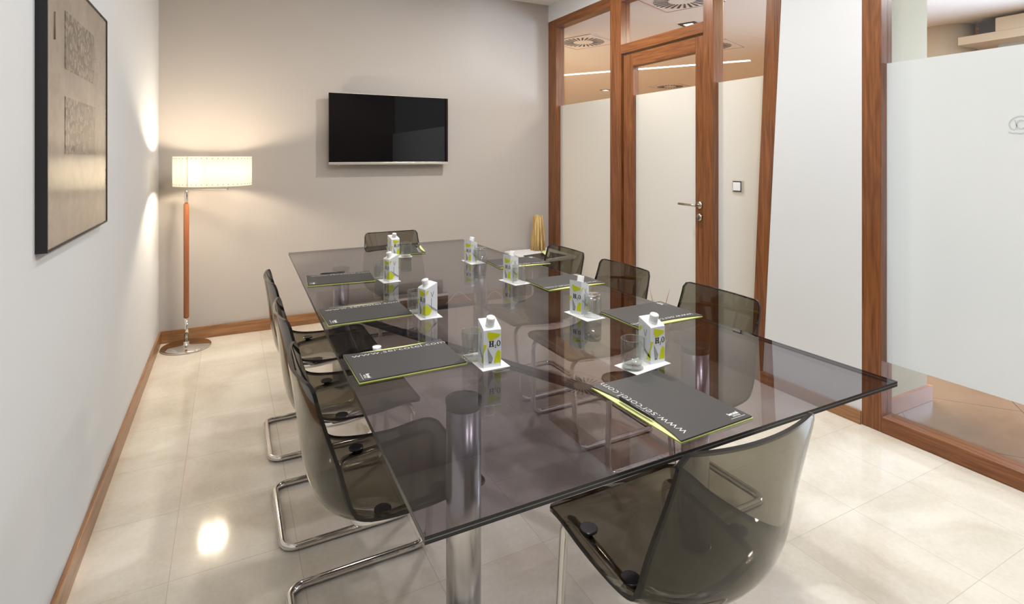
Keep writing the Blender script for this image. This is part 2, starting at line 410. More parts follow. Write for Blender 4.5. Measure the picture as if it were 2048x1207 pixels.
glass_band(2.853, 3.534, .12, 2.151, d1, fl=.122)
h = MB(); h.lathe([(.0, 0), (.026, 0), (.026, .008), (.0, .008)], (X0 + .018, 2.812, 1.06), axis=(-1, 0, 0), cap0=False, cap1=False)
h.tube(fillet([(X0 + .015, 2.812, 1.06), (X0 - .04, 2.812, 1.06), (X0 - .043, 2.955, 1.063)], .018), .009)
hd = h.build('door_handle', M['brass'], d1)
h = MB(); h.lathe([(.0, 0), (.025, 0), (.025, .008), (.0, .008)], (X0 + .018, 2.812, .975), axis=(-1, 0, 0), cap0=False, cap1=False); k = h.build('lock_plate', M['brass'], d1)
h = MB().box((X0 + .007, 2.8085, .955), (X0 + .0105, 2.8155, .985)); h.build('keyhole', M['dark'], k)
w2 = empty('window_2', (0, 0, 0)); struct(w2, 'narrow glass panel with frosted film right of the door')
f = MB(); f.prism([(X0, 2.286, 0), (X0, 2.372, 0), (X0, 2.236, 2.80), (X0, 2.130, 2.80)], (.10, 0, 0)); f.build('jamb', W['z'], w2)
f = MB(); member(f, 2.24, 2.676, 2.715, 2.80); f.build('top_rail', W['y'], w2)
f = MB(); member(f, 2.36, 2.676, 0, .09); f.build('bottom_rail', W['y'], w2)
xg = XR + .055
g_ = MB(); g_.prism([(xg, 2.365, .09), (xg, 2.676, .09), (xg, 2.676, 2.715), (xg, 2.238, 2.715)], (.008, 0, 0)); pn = g_.build('pane', M['clear'], w2)
g_ = MB(); g_.prism([(xg - .003, 2.366, .092), (xg - .003, 2.676, .092), (xg - .003, 2.676, 1.915), (xg - .003, 2.277, 1.915)], (.002, 0, 0)); g_.build('frosted_film', M['frost'], pn)
w3 = empty('window_3', (0, 0, 0)); struct(w3, 'large glass window with frosted film and round emblem')
f = MB(); member(f, 1.592, 1.687, 0, 2.80); f.build('jamb', W['z'], w3)
f = MB(); member(f, YF, 1.592, 0, .078); f.build('bottom_rail', W['y'], w3)
f = MB(); member(f, YF, 1.592, 2.715, 2.80); f.build('top_rail', W['y'], w3)
p3 = glass_band(YF, 1.592, .078, 2.715, w3, fl=.348, ft=1.881)
# round emblem on the film (reads from the lobby, so mirrored in here)
e = MB(); xe = XR + .050
cy, cz = 1.059, 1.538
def ribbon(mb, pts, w, x, dx=.0012):
    P = [Vector(p) for p in pts]
    L = []; R_ = []
    for i in range(len(P)):
        t = (P[min(i + 1, len(P) - 1)] - P[max(i - 1, 0)]).normalized(); n = Vector((-t.y, t.x))
        L.append(P[i] + n * w / 2); R_.append(P[i] - n * w / 2)
    for i in range(len(P) - 1):
        q = [L[i], L[i + 1], R_[i + 1], R_[i]]
        mb.prism([(x, v.x, v.y) for v in q], (dx, 0, 0))
# in (y,z): screen right = -y
sp = [(cy - .002 + .0145 * math.cos(q), cz + .001 + .0185 * math.sin(q)) for q in [2 * PI * i / 24 for i in range(25)]]
ribbon(e, sp, .0042, xe)
st = [(cy + .0185, cz + .021), (cy + .0135, cz - .004), (cy + .0155, cz - .017), (cy + .022, cz - .0205), (cy + .030, cz - .017), (cy + .0365, cz - .006), (cy + .039, cz + .004)]
ou = [(cy + .039 * math.cos(q), cz + .037 * math.sin(q)) for q in [math.radians(14 + i * 10) for i in range(0, 29)]]
ribbon(e, st + ou + [(cy + .026, cz - .0345), (cy + .040, cz - .029)], .0042, xe)
e.box((xe, 1.02, 1.391), (xe + .0012, 1.040, 1.3945))
e.build('etched_emblem', pbr('etched_grey', (.45, .48, .47), .6), p3)

# light switch on the frosted panel
s = empty('light_switch', (XR + .052, 2.509, 1.206)); tag(s, 'small silver rocker light switch on the frosted glass right of the door', 'light switch')
f = MB().box((-.012, -.041, -.041), (0, .041, .041), bev=.003); f.build('cover_plate', M['silver'], s)
f = MB().box((-.0128, -.033, -.035), (-.0118, .033, .035)); f.build('rocker_gap', M['dark'], s)
f = MB().box((-.019, -.028, -.028), (-.0125, .031, .028), bev=.003); f.build('rocker', M['whiteplastic'], s)

# ------------------------------------------------------------------ lobby beyond the glass
b = MB().box((XR + .051, -3, -.1), (12, 12, -.001)); struct(b.build('floor_lobby', M['lobbyfloor']), 'tan tiled lobby floor beyond the glass')
b = MB().box((XR + .12, -3, HL), (12, 12, HL + .1)); struct(b.build('ceiling_lobby', M['lobbyceil']), 'cream lobby ceiling beyond the glass')
b = MB(); b.box((11.9, -3, 0), (12, 12, HL)); b.box((XR + .1, 11.9, 0), (12, 12, HL)); b.box((XR + .1, YB + .15, 0), (XR + .2, 12, HL))
struct(b.build('wall_lobby', M['lobbywall']), 'cream lobby walls far beyond the glass')
b = MB().box((XR + .1, 1.665, 0), (3.60, 1.686, .085)); struct(b.build('baseboard_lobby', M['pink']), 'pinkish skirting at the foot of the pier in the lobby')
# bulkhead, ledge and column far right
b = MB(); b.box((6.36, -3, 2.575), (7.2, 2.43, 2.70)); b.box((6.35, -3, 2.495), (7.2, 2.72, 2.572)); b.box((7.0, -3, 2.0), (7.2, 3.4, HL), 1)
struct(b.build('trim_1', [M['lobbywall'], pbr('ochre_wall', (.66, .46, .26), .7)]), 'cream ceiling bulkhead with ledge in the lobby')
b = MB().box((6.42, 2.43, 2.573), (6.9, 2.58, 2.70)); struct(b.build('trim_2', M['dark']), 'dark block painted as the shade of a recess in the lobby bulkhead')
b = MB().box((6.6, -3, 2.38), (6.95, 2.5, 2.494)); struct(b.build('trim_3', M['bluegrey']), 'pale blue band painted as window daylight under the lobby ledge')
c = MB(); c.lathe([(.24, 0), (.24, HL)], (6.62, 2.95, 0), 48); tag(c.build('round_column', M['lobbywall']), 'round cream column in the lobby seen above the frosted film', 'column')

def ceiling_vent(loc, rz, label, half=.30):
    v = empty('ceiling_vent', loc, rz); tag(v, label, 'ceiling vent', 'swirl air diffusers in the lobby ceiling')
    p = MB(); p.box((-half, -half, -.006), (half, half, 0)); p.build('panel', M['lobbyceil'], v)
    f = MB()
    for (a, b_) in (((-half, -half), (half, -half + .006)), ((-half, half - .006), (half, half)), ((-half, -half), (-half + .006, half)), ((half - .006, -half), (half, half))):
        f.box((a[0], a[1], -.0085), (b_[0], b_[1], -.005))
    f.build('panel_edge', M['pink'], v)
    s = MB(); n = 26
    for i in range(n):
        a = 2 * PI * i / n; ca, sa = math.cos(a), math.sin(a); t = .32
        def pt(r, w):
            aa = a + t * (r - .11) * 2; return (r * math.cos(aa) - w * math.sin(aa), r * math.sin(aa) + w * math.cos(aa), -.0065)
        s.prism([pt(.115, -.006), pt(.24, -.012), pt(.24, .012), pt(.115, .006)], (0, 0, -.002))
    s.build('slots', M['dark'], v)
    return v
VR = math.radians(21)
ceiling_vent((3.646, 5.219, HL), VR, 'square swirl air vent seen through the clear top of the corner glass panel')
ceiling_vent((5.15, 4.72, HL), VR, 'square swirl air vent seen above the frosted film right of the door')
ceiling_vent((7.4, 7.75, HL), VR, 'distant swirl air vent just above the frosted film of the door')
ceiling_vent((3.42, 3.44, HL), VR, 'swirl air vent cut by the top edge above the door transom', half=.27)
# recessed square spots
def square_spot(loc, label):
    v = empty('ceiling_spotlight', loc, VR); tag(v, label, 'spotlight', 'recessed square spots in the lobby ceiling')
    f = MB(); f.box((-.085, -.085, -.008), (.085, .085, 0)); f.build('housing', M['blackm'], v)
    f = MB(); f.box((-.05, -.045, -.010), (.05, .045, -.007)); f.build('lamp_face', pbr('spot_glow', (.9, .9, .85), .5, emit=((1, .9, .75), 3)), v)
square_spot((4.11, 4.03, HL), 'recessed square black spotlight above the door transom')
square_spot((6.65, 8.75, HL), 'far square spotlight low in the corner glass panel')
# strip light
sx0, sx1 = Vector((4.76, 7.52)), Vector((6.36, 5.13)); dv = (sx1 - sx0)
sl = empty('strip_light', ((sx0.x + sx1.x) / 2, (sx0.y + sx1.y) / 2, HL - .0005), math.atan2(dv.y, dv.x)); tag(sl, 'long white recessed strip light in the lobby ceiling', 'strip light')
f = MB(); L2 = dv.length / 2
f.box((-L2, -.065, -.006), (L2, .065, 0)); f.build('housing', M['lobbyceil'], sl)
f = MB(); f.box((-L2, -.05, -.009), (L2, .05, -.0055)); f.build('diffuser', pbr('strip_glow', (.9, .9, .88), .5, emit=((1, .93, .8), 5)), sl)

# ------------------------------------------------------------------ picture
PZ0, PZ1, PY0, PY1, PD = 1.137, 1.955, 1.906, 2.735, .024
pc = empty('framed_picture', (XL, (PY0 + PY1) / 2, PZ0)); tag(pc, 'large square beige artwork with two crackled panels in a black frame', 'picture')
hw, hh = (PY1 - PY0) / 2, PZ1 - PZ0
f = MB(); t = .006
for a, c_ in (((-hw, 0), (hw, t)), ((-hw, hh - t), (hw, hh)), ((-hw, t), (-hw + t, hh - t)), ((hw - t, t), (hw, hh - t))):
    f.box((0, a[0], a[1]), (PD + .003, c_[0], c_[1]))
f.build('frame', M['blackm'], pc)
f = MB(); f.box((.004, -hw + t, t), (PD, hw - t, hh - t)); f.build('canvas', M['canvas'], pc)
ym = (PY0 + PY1) / 2
for (y0, z0, y1, z1) in ((2.10, 1.67, 2.50, 1.847), (2.10, 1.41, 2.515, 1.585)):
    f = MB(); f.box((PD - .0005, y0 - ym, z0 - PZ0), (PD + .0012, y1 - ym, z1 - PZ0)); f.build('crackled_panel', M['motif'], pc)
f = MB(); f.tube([(PD + .001, -hw + .08, .60), (PD + .001, -hw + .082, .68)], .0022, 6); f.build('ink_stroke', pbr('ink_brown', (.2, .13, .08), .6), pc)

# ------------------------------------------------------------------ television
tv = empty('television', (1.272, YB - .016, 1.336)); tag(tv, 'flat black television with slim silver bezel mounted on the taupe wall', 'television')
tw, th = .530, .610
f = MB(); f.box((-.2, -.035, .15), (.2, .0155, .45)); f.build('wall_bracket', M['blackm'], tv)
f = MB(); f.box((-tw + .01, -.072, .012), (tw - .01, -.034, th - .01), bev=.008); f.build('casing', M['blackm'], tv)
f = MB(); f.box((-tw + .002, -.0765, .022), (tw - .002, -.072, th - .004)); f.build('screen', M['screen'], tv)
f = MB(); f.box((-tw, -.079, 0), (tw, -.05, .022), bev=.002); f.build('bottom_bezel', M['silver'], tv)
f = MB(); f.box((-tw, -.0775, th - .004), (tw, -.06, th)); f.build('top_bezel', M['silver'], tv)
for q_ in (-tw, tw - .002):
    f = MB(); f.box((q_, -.0775, .022), (q_ + .002, -.06, th - .004)); f.build('side_bezel', M['blackm'], tv)
f = MB(); f.lathe([(.006, 0), (.006, .006), (.003, .008)], (-tw + .085, -.065, .0), 12, axis=(0, 0, -1)); f.build('indicator', M['silver'], tv)

# ------------------------------------------------------------------ floor lamp
lb = Vector((-.279, 4.662, 0))
lp = empty('floor_lamp', lb); tag(lp, 'floor lamp with white drum shade, leather clad stem and steel disc base', 'lamp')
f = MB(); f.lathe([(.0, 0), (.158, 0), (.163, .004), (.163, .012), (.158, .017), (.03, .020), (.019, .026), (.019, .045), (0, .045)], n=64, cap0=False, cap1=False); f.build('base', M['chrome'], lp)
f = MB(); f.lathe([(.0145, .04), (.0145, .225)], n=24); f.build('lower_stem', M['chrome'], lp)
f = MB(); f.lathe([(.0172, .222), (.0178, .226), (.0178, 1.052), (.0172, 1.056)], n=28); f.build('leather_grip', M['leather'], lp)
f = MB(); f.lathe([(.0125, 1.05), (.0125, 1.15), (.011, 1.156)], n=24); f.build('upper_stem', M['chrome'], lp)
se = Vector((-.011, 4.50, 0)) - lb
sc_ = Vector((-.100, 4.455, 0)) - lb
f = MB(); f.tube(fillet([(0, 0, 1.12), (0, 0, 1.158), (se.x, se.y, 1.163), (se.x, se.y, 1.26)], .006, seg=4), .0065, 10); f.build('swing_arm', M['chrome'], lp)
R = .25; zb, zt = 1.198, 1.405
f = MB(); n = 96
f.lathe([(R, zb), (R, zt), (R - .002, zt), (R - .002, zb), (R, zb)], (sc_.x, sc_.y, 0), n, cap0=False, cap1=False)
sh = f.build('lamp_shade', M['shade'], lp)
f = MB()
for i in range(48):
    a = 2 * PI * i / 48
    for z in (zb + .014, zt - .014):
        cx_, cy_ = sc_.x + (R + .0006) * math.cos(a), sc_.y + (R + .0006) * math.sin(a)
        f.lathe([(0, 0), (.0032, 0), (.0032, .0012), (0, .0012)], (cx_, cy_, z), 8, cap0=False, cap1=False, axis=(math.cos(a), math.sin(a), 0))
f.build('stitching', pbr('stitch_thread', (.30, .26, .18), .7), sh)['kind'] = 'stuff'
f = MB(); a0 = math.radians(-127)
for da in (0, .022):
    a = a0 + da
    f.tube([(sc_.x + (R + .001) * math.cos(a), sc_.y + (R + .001) * math.sin(a), z) for z in (zb + .002, zt - .002)], .0012, 6)
f.build('seam', pbr('seam_thread', (.45, .38, .26), .7), sh)
f = MB(); zs = 1.25
f.tube([(se.x, se.y, zs), (sc_.x, sc_.y, zs)], .004, 8)
for k in range(3):
    a = 2 * PI * k / 3 + .4
    f.tube([(sc_.x, sc_.y, zs), (sc_.x + (R - .001) * math.cos(a), sc_.y + (R - .001) * math.sin(a), zs)], .002, 6)
f.build('shade_carrier', M['chrome'], lp)
bulb = pbr('bulb_glow', (1, 1, 1), .5, emit=((1, .78, .5), 30))
for s_ in (-1, 1):
    f = MB(); f.lathe([(.0, 0), (.012, .004), (.012, .02), (.028, .045), (.03, .065), (.02, .088), (0, .095)], (sc_.x + s_ * .036, sc_.y, zs + .004), 20, cap0=False, cap1=False); f.build('bulb', bulb, lp)

# ------------------------------------------------------------------ table
TC = [(.302, .910), (1.748, .899), (1.668, 4.073), (.365, 4.052)]
tb = empty('conference_table', (1.05, 2.45, 0)); tag(tb, 'long rectangular table with smoked glass top on four steel cylinder legs', 'table')
o2 = Vector((1.05, 2.45, 0))
f = MB()
zl = [.740, .7335, .7315, .725]
rg = [[f.bm.verts.new((x - o2.x, y - o2.y, z)) for x, y in TC] for z in zl]
f._mi([f.bm.faces.new(rg[0]), f.bm.faces.new(rg[-1][::-1])], 0)
for k in range(3):
    for i in range(4): f._mi([f.bm.faces.new((rg[k][i], rg[k][(i + 1) % 4], rg[k + 1][(i + 1) % 4], rg[k + 1][i]))], 2 if k == 1 else 1)
f.build('glass_top', [M['table'], M['tableedge'], pbr('laminate_line', (.16, .16, .165), .3)], tb)
legs = [(.585, 1.42), (1.495, 1.44), (1.525, 3.40), (.607, 3.435)]
for x, y in legs:
    f = MB(); f.lathe([(.049, 0), (.049, .700)], (x - o2.x, y - o2.y, 0), 48); lg = f.build('leg', M['steel'], tb)
    f = MB(); f.lathe([(.046, .700), (.046, .712), (.051, .712), (.051, .724), (0, .724)], (x - o2.x, y - o2.y, 0), 48, cap1=False); f.build('leg_cap', M['blackm'], lg)
    f = MB(); f.lathe([(.054, 0), (.054, .006), (.0495, .009), (.0495, 0)], (x - o2.x, y - o2.y, 0), 48, cap0=False, cap1=False); f.build('foot_ring', M['steel'], lg)
def bar(a, b, z, w, h, name, mat):
    A = Vector((*a, 0)); B = Vector((*b, 0)); d = (B - A).normalized(); n_ = Vector((-d.y, d.x, 0)) * w / 2
    A = A + d * .045 - o2; B = B - d * .045 - o2
    m = MB(); m.prism([A + n_ + Vector((0, 0, z)), A - n_ + Vector((0, 0, z)), B - n_ + Vector((0, 0, z)), B + n_ + Vector((0, 0, z))], (0, 0, -h)); m.build(name, mat, tb)
bar(legs[3], legs[1], .455, .045, .02, 'diagonal_brace', M['brace'])
bar(legs[3], legs[2], .42, .045, .02, 'cross_brace', M['brace'])

# ------------------------------------------------------------------ chairs
def shell_mesh():
    prof = [(.300, .442), (.286, .450), (.25, .454), (.20, .449), (.14, .438), (.08, .426), (.02, .411), (-.03, .400), (-.08, .396), (-.122, .407), (-.150, .434), (-.168, .476), (-.180, .53), (-.187, .59), (-.195, .66), (-.204, .73), (-.213, .785), (-.217, .812)]
    # resample
    pts = [Vector((u, z)) for u, z in prof]
    seg = [(pts[i + 1] - pts[i]).length for i in range(len(pts) - 1)]; tot = sum(seg); NS, NT = 44, 20
    def at(d):
        for i, s in enumerate(seg):
            if d <= s or i == len(seg) - 1: return pts[i].lerp(pts[i + 1], min(1, d / s))
            d -= s
    D = [tot * i / 60 for i in range(61)]
    F = [at(d) for d in D]
    for _ in range(5): F = [F[0]] + [(F[i - 1] + F[i] * 2 + F[i + 1]) / 4 for i in range(1, 60)] + [F[-1]]
    BD = .006
    rows = [0, BD] + [BD + (tot - 2 * BD) * i / (NS - 2) for i in range(1, NS - 2)] + [tot - BD, tot]
    def sp(d):
        k = min(59, int(d / tot * 60)); return F[k].lerp(F[k + 1], d / tot * 60 - k)
    P = [sp(d) for d in rows]
    bm = bmesh.new(); top = []; bot = []; th = .0095
    def sm(a, b, x): x = max(0, min(1, (x - a) / (b - a))); return x * x * (3 - 2 * x)
    for i, p in enumerate(P):
        d = rows[i]; q = d / tot
        t = (P[min(i + 1, NS)] - P[max(i - 1, 0)]).normalized(); n = Vector((t.y, -t.x))   # towards the sitter
        if n.y < 0 and q < .5: n = -n
        # width
        w = .228 + .012 * sm(.15, .5, q) - .030 * sm(.6, 1, q)
        rf, rb = .035, .030
        if d < rf: w = w - rf + math.sqrt(max(0, rf ** 2 - (rf - d) ** 2))
        if tot - d < rb: w = w - rb + math.sqrt(max(0, rb ** 2 - (rb - (tot - d)) ** 2))
        curl = .003 + .067 * sm(.15, .55, q) - .027 * sm(.65, 1, q)
        rt, rbm = [], []
        for j in range(NT + 1):
            y = -w if j == 0 else w if j == NT else (w - BD) * math.sin((-1 + 2 * (j - 1) / (NT - 2)) * PI / 2)
            v2 = abs(y) / .23
            off = curl * (v2 ** 2.1)
            c = Vector((p.x + n.x * off, y, p.y + n.y * off))
            rt.append(bm.verts.new(c)); rbm.append(bm.verts.new((c.x - n.x * th, y, c.z - n.y * th)))
        top.append(rt); bot.append(rbm)
    def q4(a, b, c, d, mi):
        f = bm.faces.new((a, b, c, d)); f.material_index = mi; f.smooth = True
    for i in range(NS):
        for j in range(NT):
            mi = 2 if j in (0, NT - 1) or i in (0, NS - 1) else 0
            q4(top[i][j], top[i][j + 1], top[i + 1][j + 1], top[i + 1][j], mi)
            q4(bot[i][j + 1], bot[i][j], bot[i + 1][j], bot[i + 1][j + 1], mi)
        q4(top[i][0], top[i + 1][0], bot[i + 1][0], bot[i][0], 1); q4(top[i + 1][NT], top[i][NT], bot[i][NT], bot[i + 1][NT], 1)
    for j in range(NT):
        q4(top[0][j + 1], top[0][j], bot[0][j], bot[0][j + 1], 1); q4(top[NS][j], top[NS][j + 1], bot[NS][j + 1], bot[NS][j], 1)
    bmesh.ops.recalc_face_normals(bm, faces=bm.faces)
    for e_ in bm.edges:
        if len({f.material_index == 1 for f in e_.link_faces}) > 1: e_.smooth = False
    return bm
def make_chair():
    r = empty('cantilever_chair', (0, 0, 0))
    m = MB(); m.bm.free(); m.bm = shell_mesh(); bv = BVHTree.FromBMesh(m.bm); m.build('seat_shell', [M['smoke'], M['edge'], M['rim']], r)
    def sz(u, w): return bv.ray_cast(Vector((u, w, .6)), Vector((0, 0, -1)))[0].z - .0095 - .0140
    zf = sz(.24, .178)
    ft = [(-.205, -.212, .0135), (.262, -.212, .0135), (.274, -.180, zf), (.165, -.178, sz(.165, .178)), (0, -.177, sz(0, .177)), (-.062, -.165, sz(-.062, .165)), (-.066, -.06, sz(-.066, .06) - .002),
          (-.066, .06, sz(-.066, .06) - .002), (-.062, .165, sz(-.062, .165)), (0, .177, sz(0, .177)), (.165, .178, sz(.165, .178)), (.274, .180, zf), (.262, .212, .0135), (-.205, .212, .0135)]
    m = MB(); m.tube(fillet(ft, [.045, .055, .065, .3, .3, .045, .1, .1, .045, .3, .3, .065, .055, .045], closed=True), .0128, 14, closed=True); m.build('tube_frame', M['chrome'], r)
    for u in (0, .165):
        for w in (-.178, .178):
            zt_ = bv.ray_cast(Vector((u, w, .6)), Vector((0, 0, -1)))[0].z + .003
            m = MB(); m.lathe([(.011, zt_ - .020), (.011, zt_ - .004), (.021, zt_ - .004), (.0235, zt_ - .003), (.0235, zt_ + .001), (.0215, zt_ + .002), (0, zt_ + .002)], (u, w, 0), 24, cap1=False, smooth=False); m.build('seat_button', M['black'], r)
    return r
proto = make_chair()
spots = [  # x, y of the rear button line, heading of local +x
    (.376, 1.674, 0, 'smoked transparent chair on the left side, nearest the viewer'),
    (.376, 2.29, 0, 'smoked transparent chair in the middle of the left side'),
    (.376, 2.93, 0, 'smoked transparent chair on the left side, farthest, nearest the floor lamp'),
    (1.725, 1.70, PI, 'smoked transparent chair on the right side, nearest, in front of the white pier'),
    (1.725, 2.355, PI, 'smoked transparent chair on the right side, middle, backed by the door'),
    (1.735, 2.95, PI, 'smoked transparent chair on the right side, farthest, near the corner side table'),
    (.998, .985, PI / 2, 'smoked transparent chair in the foreground at the near end of the table'),
    (1.137, 4.062, -PI / 2, 'smoked transparent chair at the far end of the table below the television'),
]
for i, (x, y, a, lab) in enumerate(spots):
    c = proto if i == 0 else copy_tree(proto)
    c.location = (x, y, 0); c.rotation_euler = (0, 0, a); tag(c, lab, 'chair', 'smoked cantilever chairs around the table')

# ------------------------------------------------------------------ folders
TZ = .7402
def make_folder():
    r = empty('document_folder', (0, 0, 0))
    w, h = .125, .170
    m = MB(); m.prism([(-w, -h, 0), (w, -h, 0), (w, h, 0), (-w, h, 0)], (0, 0, .0030), 0, 1); m.build('inner_sheet', [M['limepale'], M['lime']], r)
    pts = [(-w + .001, -h + .0005, .0034), (w - .0022, -h + .0022, .0034), (w - .0022, h - .0022, .0034), (-w + .001, h - .0005, .0034)]
    for k in range(1, 16):
        q = k / 16; pts.append((-w + .001 + .021 * math.sin(PI * q) ** .8, h - .0005 - q * (2 * h - .001), .0034))
    m = MB(); m.prism(pts, (0, 0, .0037)); cv = m.build('cover', M['cover'], r)
    # back edge of the lower card peeks out pale
    z = .0072
    text_mesh('web_address', 'www.sercotel.com', .036, M['print'], cv, (-w + .0475, -h + .020, z), (0, 0, PI / 2), sx=1.18, offset=-.0006, space=1.0)
    text_mesh('logo_print', 'Sercotel', .0145, M['print'], cv, (w - .052, -h + .030, z), (0, 0, 0), sx=.72, offset=.0006)
    text_mesh('logo_print', 'HOTELS', .0085, M['print'], cv, (w - .046, -h + .021, z), (0, 0, 0), sx=.85, offset=.0002)
    m = MB(); m.box((w - .062, -h + .0145, z), (w - .012, -h + .0158, z + .0002)); m.build('logo_rule', M['print'], cv)
    return r
fproto = make_folder()
folds = [(.505, 1.732, -PI / 2, 'black folder on the left side of the table, nearest the viewer'),
         (.512, 2.335, -PI / 2, 'black folder in the middle of the left side of the table'),
         (.535, 3.05, -PI / 2 - .10, 'black folder at the far left of the table with a pen on it'),
         (1.567, 1.757, PI / 2, 'black folder on the right side of the table behind the carton nearest the viewer'),
         (1.570, 2.423, PI / 2, 'black folder in the middle of the right side of the table'),
         (1.604, 3.012, PI / 2 - .06, 'black folder at the far right of the table'),
         (1.045, 1.105, .02, 'black folder in the foreground at the near end with a pen on its edge'),
         (1.115, 3.79, PI - .20, 'black folder at the far end of the table before the end chair')]
for i, (x, y, a, lab) in enumerate(folds):
    c = fproto if i == 0 else copy_tree(fproto)
    c.location = (x, y, TZ); c.rotation_euler = (0, 0, a); tag(c, lab, 'folder', 'charcoal and lime folders set out on the table')

def make_pen():
    r = empty('ballpoint_pen', (0, 0, 0))
    m = MB(); m.lathe([(.0018, 0), (.0042, .012), (.0045, .02), (.0045, .125), (.0035, .131)], (0, -.066, .0045), 14, axis=(0, 1, 0)); m.build('barrel', M['black'], r)
    m = MB(); m.box((-.0015, .02, .0086), (.0015, .062, .0098)); m.build('clip', M['black'], r)
    return r
pp_ = make_pen()
for i, (x, y, a, lab) in enumerate([(1.045 - .112, 1.10, .03, 'black pen on the lime edge of the foreground folder'),
                                   (.535 - .02, 3.05 + .118, -PI / 2 - .10, 'black pen on the far left folder'),
                                   (1.215, 3.86, PI - .20, 'black pen on the folder at the far end of the table')]):
    c = pp_ if i == 0 else copy_tree(pp_)
    c.location = (x, y, TZ + .0073); c.rotation_euler = (0, 0, a); tag(c, lab, 'pen', 'black pens on the folders')

# ------------------------------------------------------------------ cartons
def make_carton():
    r = empty('water_carton', (0, 0, 0))
    a, d, hf, hb = .029, .029, .116, .139
    m = MB()
    m.prism([(-a, -d, 0), (-a, d, 0), (-a, d, hb), (-a, -d + .004, hf + .004), (-a, -d, hf)], (2 * a, 0, 0))
    bd = m.build('body', M['carton'], r)
    for zz, nm in ((1, 'front'), (-1, 'back')):
        yy = -d - .0003 if zz == 1 else d + .0003
        s = zz
        top = hf if zz == 1 else hb - .014
        m = MB()
        def pl(p, mi, k=0):
            m.prism([(q[0] * s, yy - .0001 * k * s, q[1]) for q in p], (0, -.0002 * s, 0), mi)
        pl([(-.016, top - .004), (.026, top - .014), (.024, top - .022), (-.008, top - .034), (-.016, top - .02)], 0)
        pl([(.004, .012), (.027, .012), (.027, .046), (.020, .052), (.012, .044)], 0)
        pl([(-.016, .062), (.002, .028), (-.002, .012), (-.013, .012)], 1)
        pl([(-.029, .074), (-.018, .070), (-.028, .046), (-.029, .046)], 0)
        # H2O in slab letters
        L = []
        def rect(x0, z0, x1, z1): pl([(x0, z0), (x1, z0), (x1, z1), (x0, z1)], 2, 1)
        z0, z1 = .064, .082
        for xx in (-.0095, -.0005):
            rect(xx, z0, xx + .004, z1); rect(xx - .0018, z0, xx + .0058, z0 + .0022); rect(xx - .0018, z1 - .0022, xx + .0058, z1)
        rect(-.006, (z0 + z1) / 2 - .0012, .0, (z0 + z1) / 2 + .0012)
        # O ring
        cx_, cz_ = .0205, .073; K = 18
        for i in range(K):
            a0_, a1_ = 2 * PI * i / K, 2 * PI * (i + 1) / K
            pl([(cx_ + .0062 * math.cos(a0_), cz_ + .0092 * math.sin(a0_)), (cx_ + .0062 * math.cos(a1_), cz_ + .0092 * math.sin(a1_)), (cx_ + .0032 * math.cos(a1_), cz_ + .0072 * math.sin(a1_)), (cx_ + .0032 * math.cos(a0_), cz_ + .0072 * math.sin(a0_))], 2, 1)
        # subscript 2
        tw_ = [(.0075, .066), (.0085, .0685), (.011, .0685), (.012, .066), (.0105, .063), (.0078, .060), (.0125, .060)]
        for i in range(len(tw_) - 1):
            p0, p1 = Vector(tw_[i]), Vector(tw_[i + 1]); t_ = (p1 - p0).normalized(); n_ = Vector((-t_.y, t_.x)) * .0007
            pl([tuple(p0 - n_), tuple(p1 - n_), tuple(p1 + n_), tuple(p0 + n_)], 2, 1)
        rect(-.0105, .013, -.009, .018); rect(-.0075, .013, -.006, .018); rect(-.0095, .015, -.0065, .016)
        m.build('printed_panel', [M['yel'], M['gry'], M['ink']], bd)
    for s in (-1, 1):
        m = MB(); xx = s * (a + .0003)
        def pl2(p, mi): m.prism([(xx, q[0] * s, q[1]) for q in p], (.0002 * s, 0, 0), mi)
        pl2([(-.028, .012), (-.010, .012), (.004, .030), (-.028, .060)] if s == 1 else [(.028, .012), (.008, .012), (.028, .055)], 0)
        pl2([(.006, .030), (.028, .018), (.028, .026), (-.024, .062)], 1)
        pl2([(-.004, .104), (-.001, .104), (.004, .088), (.009, .106), (.012, .106), (.0055, .083), (.0025, .083)], 1)
        pl2([(-.026, .110), (-.012, .113), (-.024, .090)], 0)
        pl2([(-.002, .035), (.001, .035), (.001, .078), (-.002, .078)], 1)
        m.build('printed_side', [M['yel'], M['gry']], bd)
    # cap on the slanted top
    sl_ = math.atan2(hb - hf, 2 * d)
    ax = Vector((0, -math.sin(sl_ * .7), math.cos(sl_ * .7)))
    c0 = Vector((0, -.006, hf + .0075 + (.023 / .058) * .003))
    m = MB(); m.lathe([(.0150, -.002), (.0150, .006), (.0125, .007)], c0, 28, axis=ax); m.build('spout', M['capw'], r)
    m = MB(); m.lathe([(.0138, .006), (.0143, .007), (.0143, .027), (.0132, .0295), (0, .0295)], c0, 32, axis=ax, cap1=False); m.build('cap', M['capw'], r)
    return r
cproto = make_carton()
CZ = TZ + .0014
cart = [(.737, 1.573, -.12, 'L3'), (.732, 2.168, -PI / 2 + .25, 'L2'), (.768, 2.880, -PI / 2 + .30, 'L1'),
        (1.355, 3.170, PI / 2 + .45, 'R1'), (1.345, 2.602, PI / 2 + .30, 'R2'), (1.322, 1.922, PI / 2 + .38, 'R3'), (1.217, 1.358, -.02, 'N'), (.972, 3.580, .2, 'F')]
names = dict(L3='water carton standing nearest on the left row, before the nearest left folder', L2='water carton in the middle of the left row', L1='water carton at the far end of the left row',
             R1='water carton at the far end of the right row', R2='water carton in the right row before the middle right folder', R3='water carton in the right row beside the second nearest upside-down glass',
             N='water carton nearest on the right, beside the upright tumbler in the foreground', F='water carton farthest away, before the end chair')
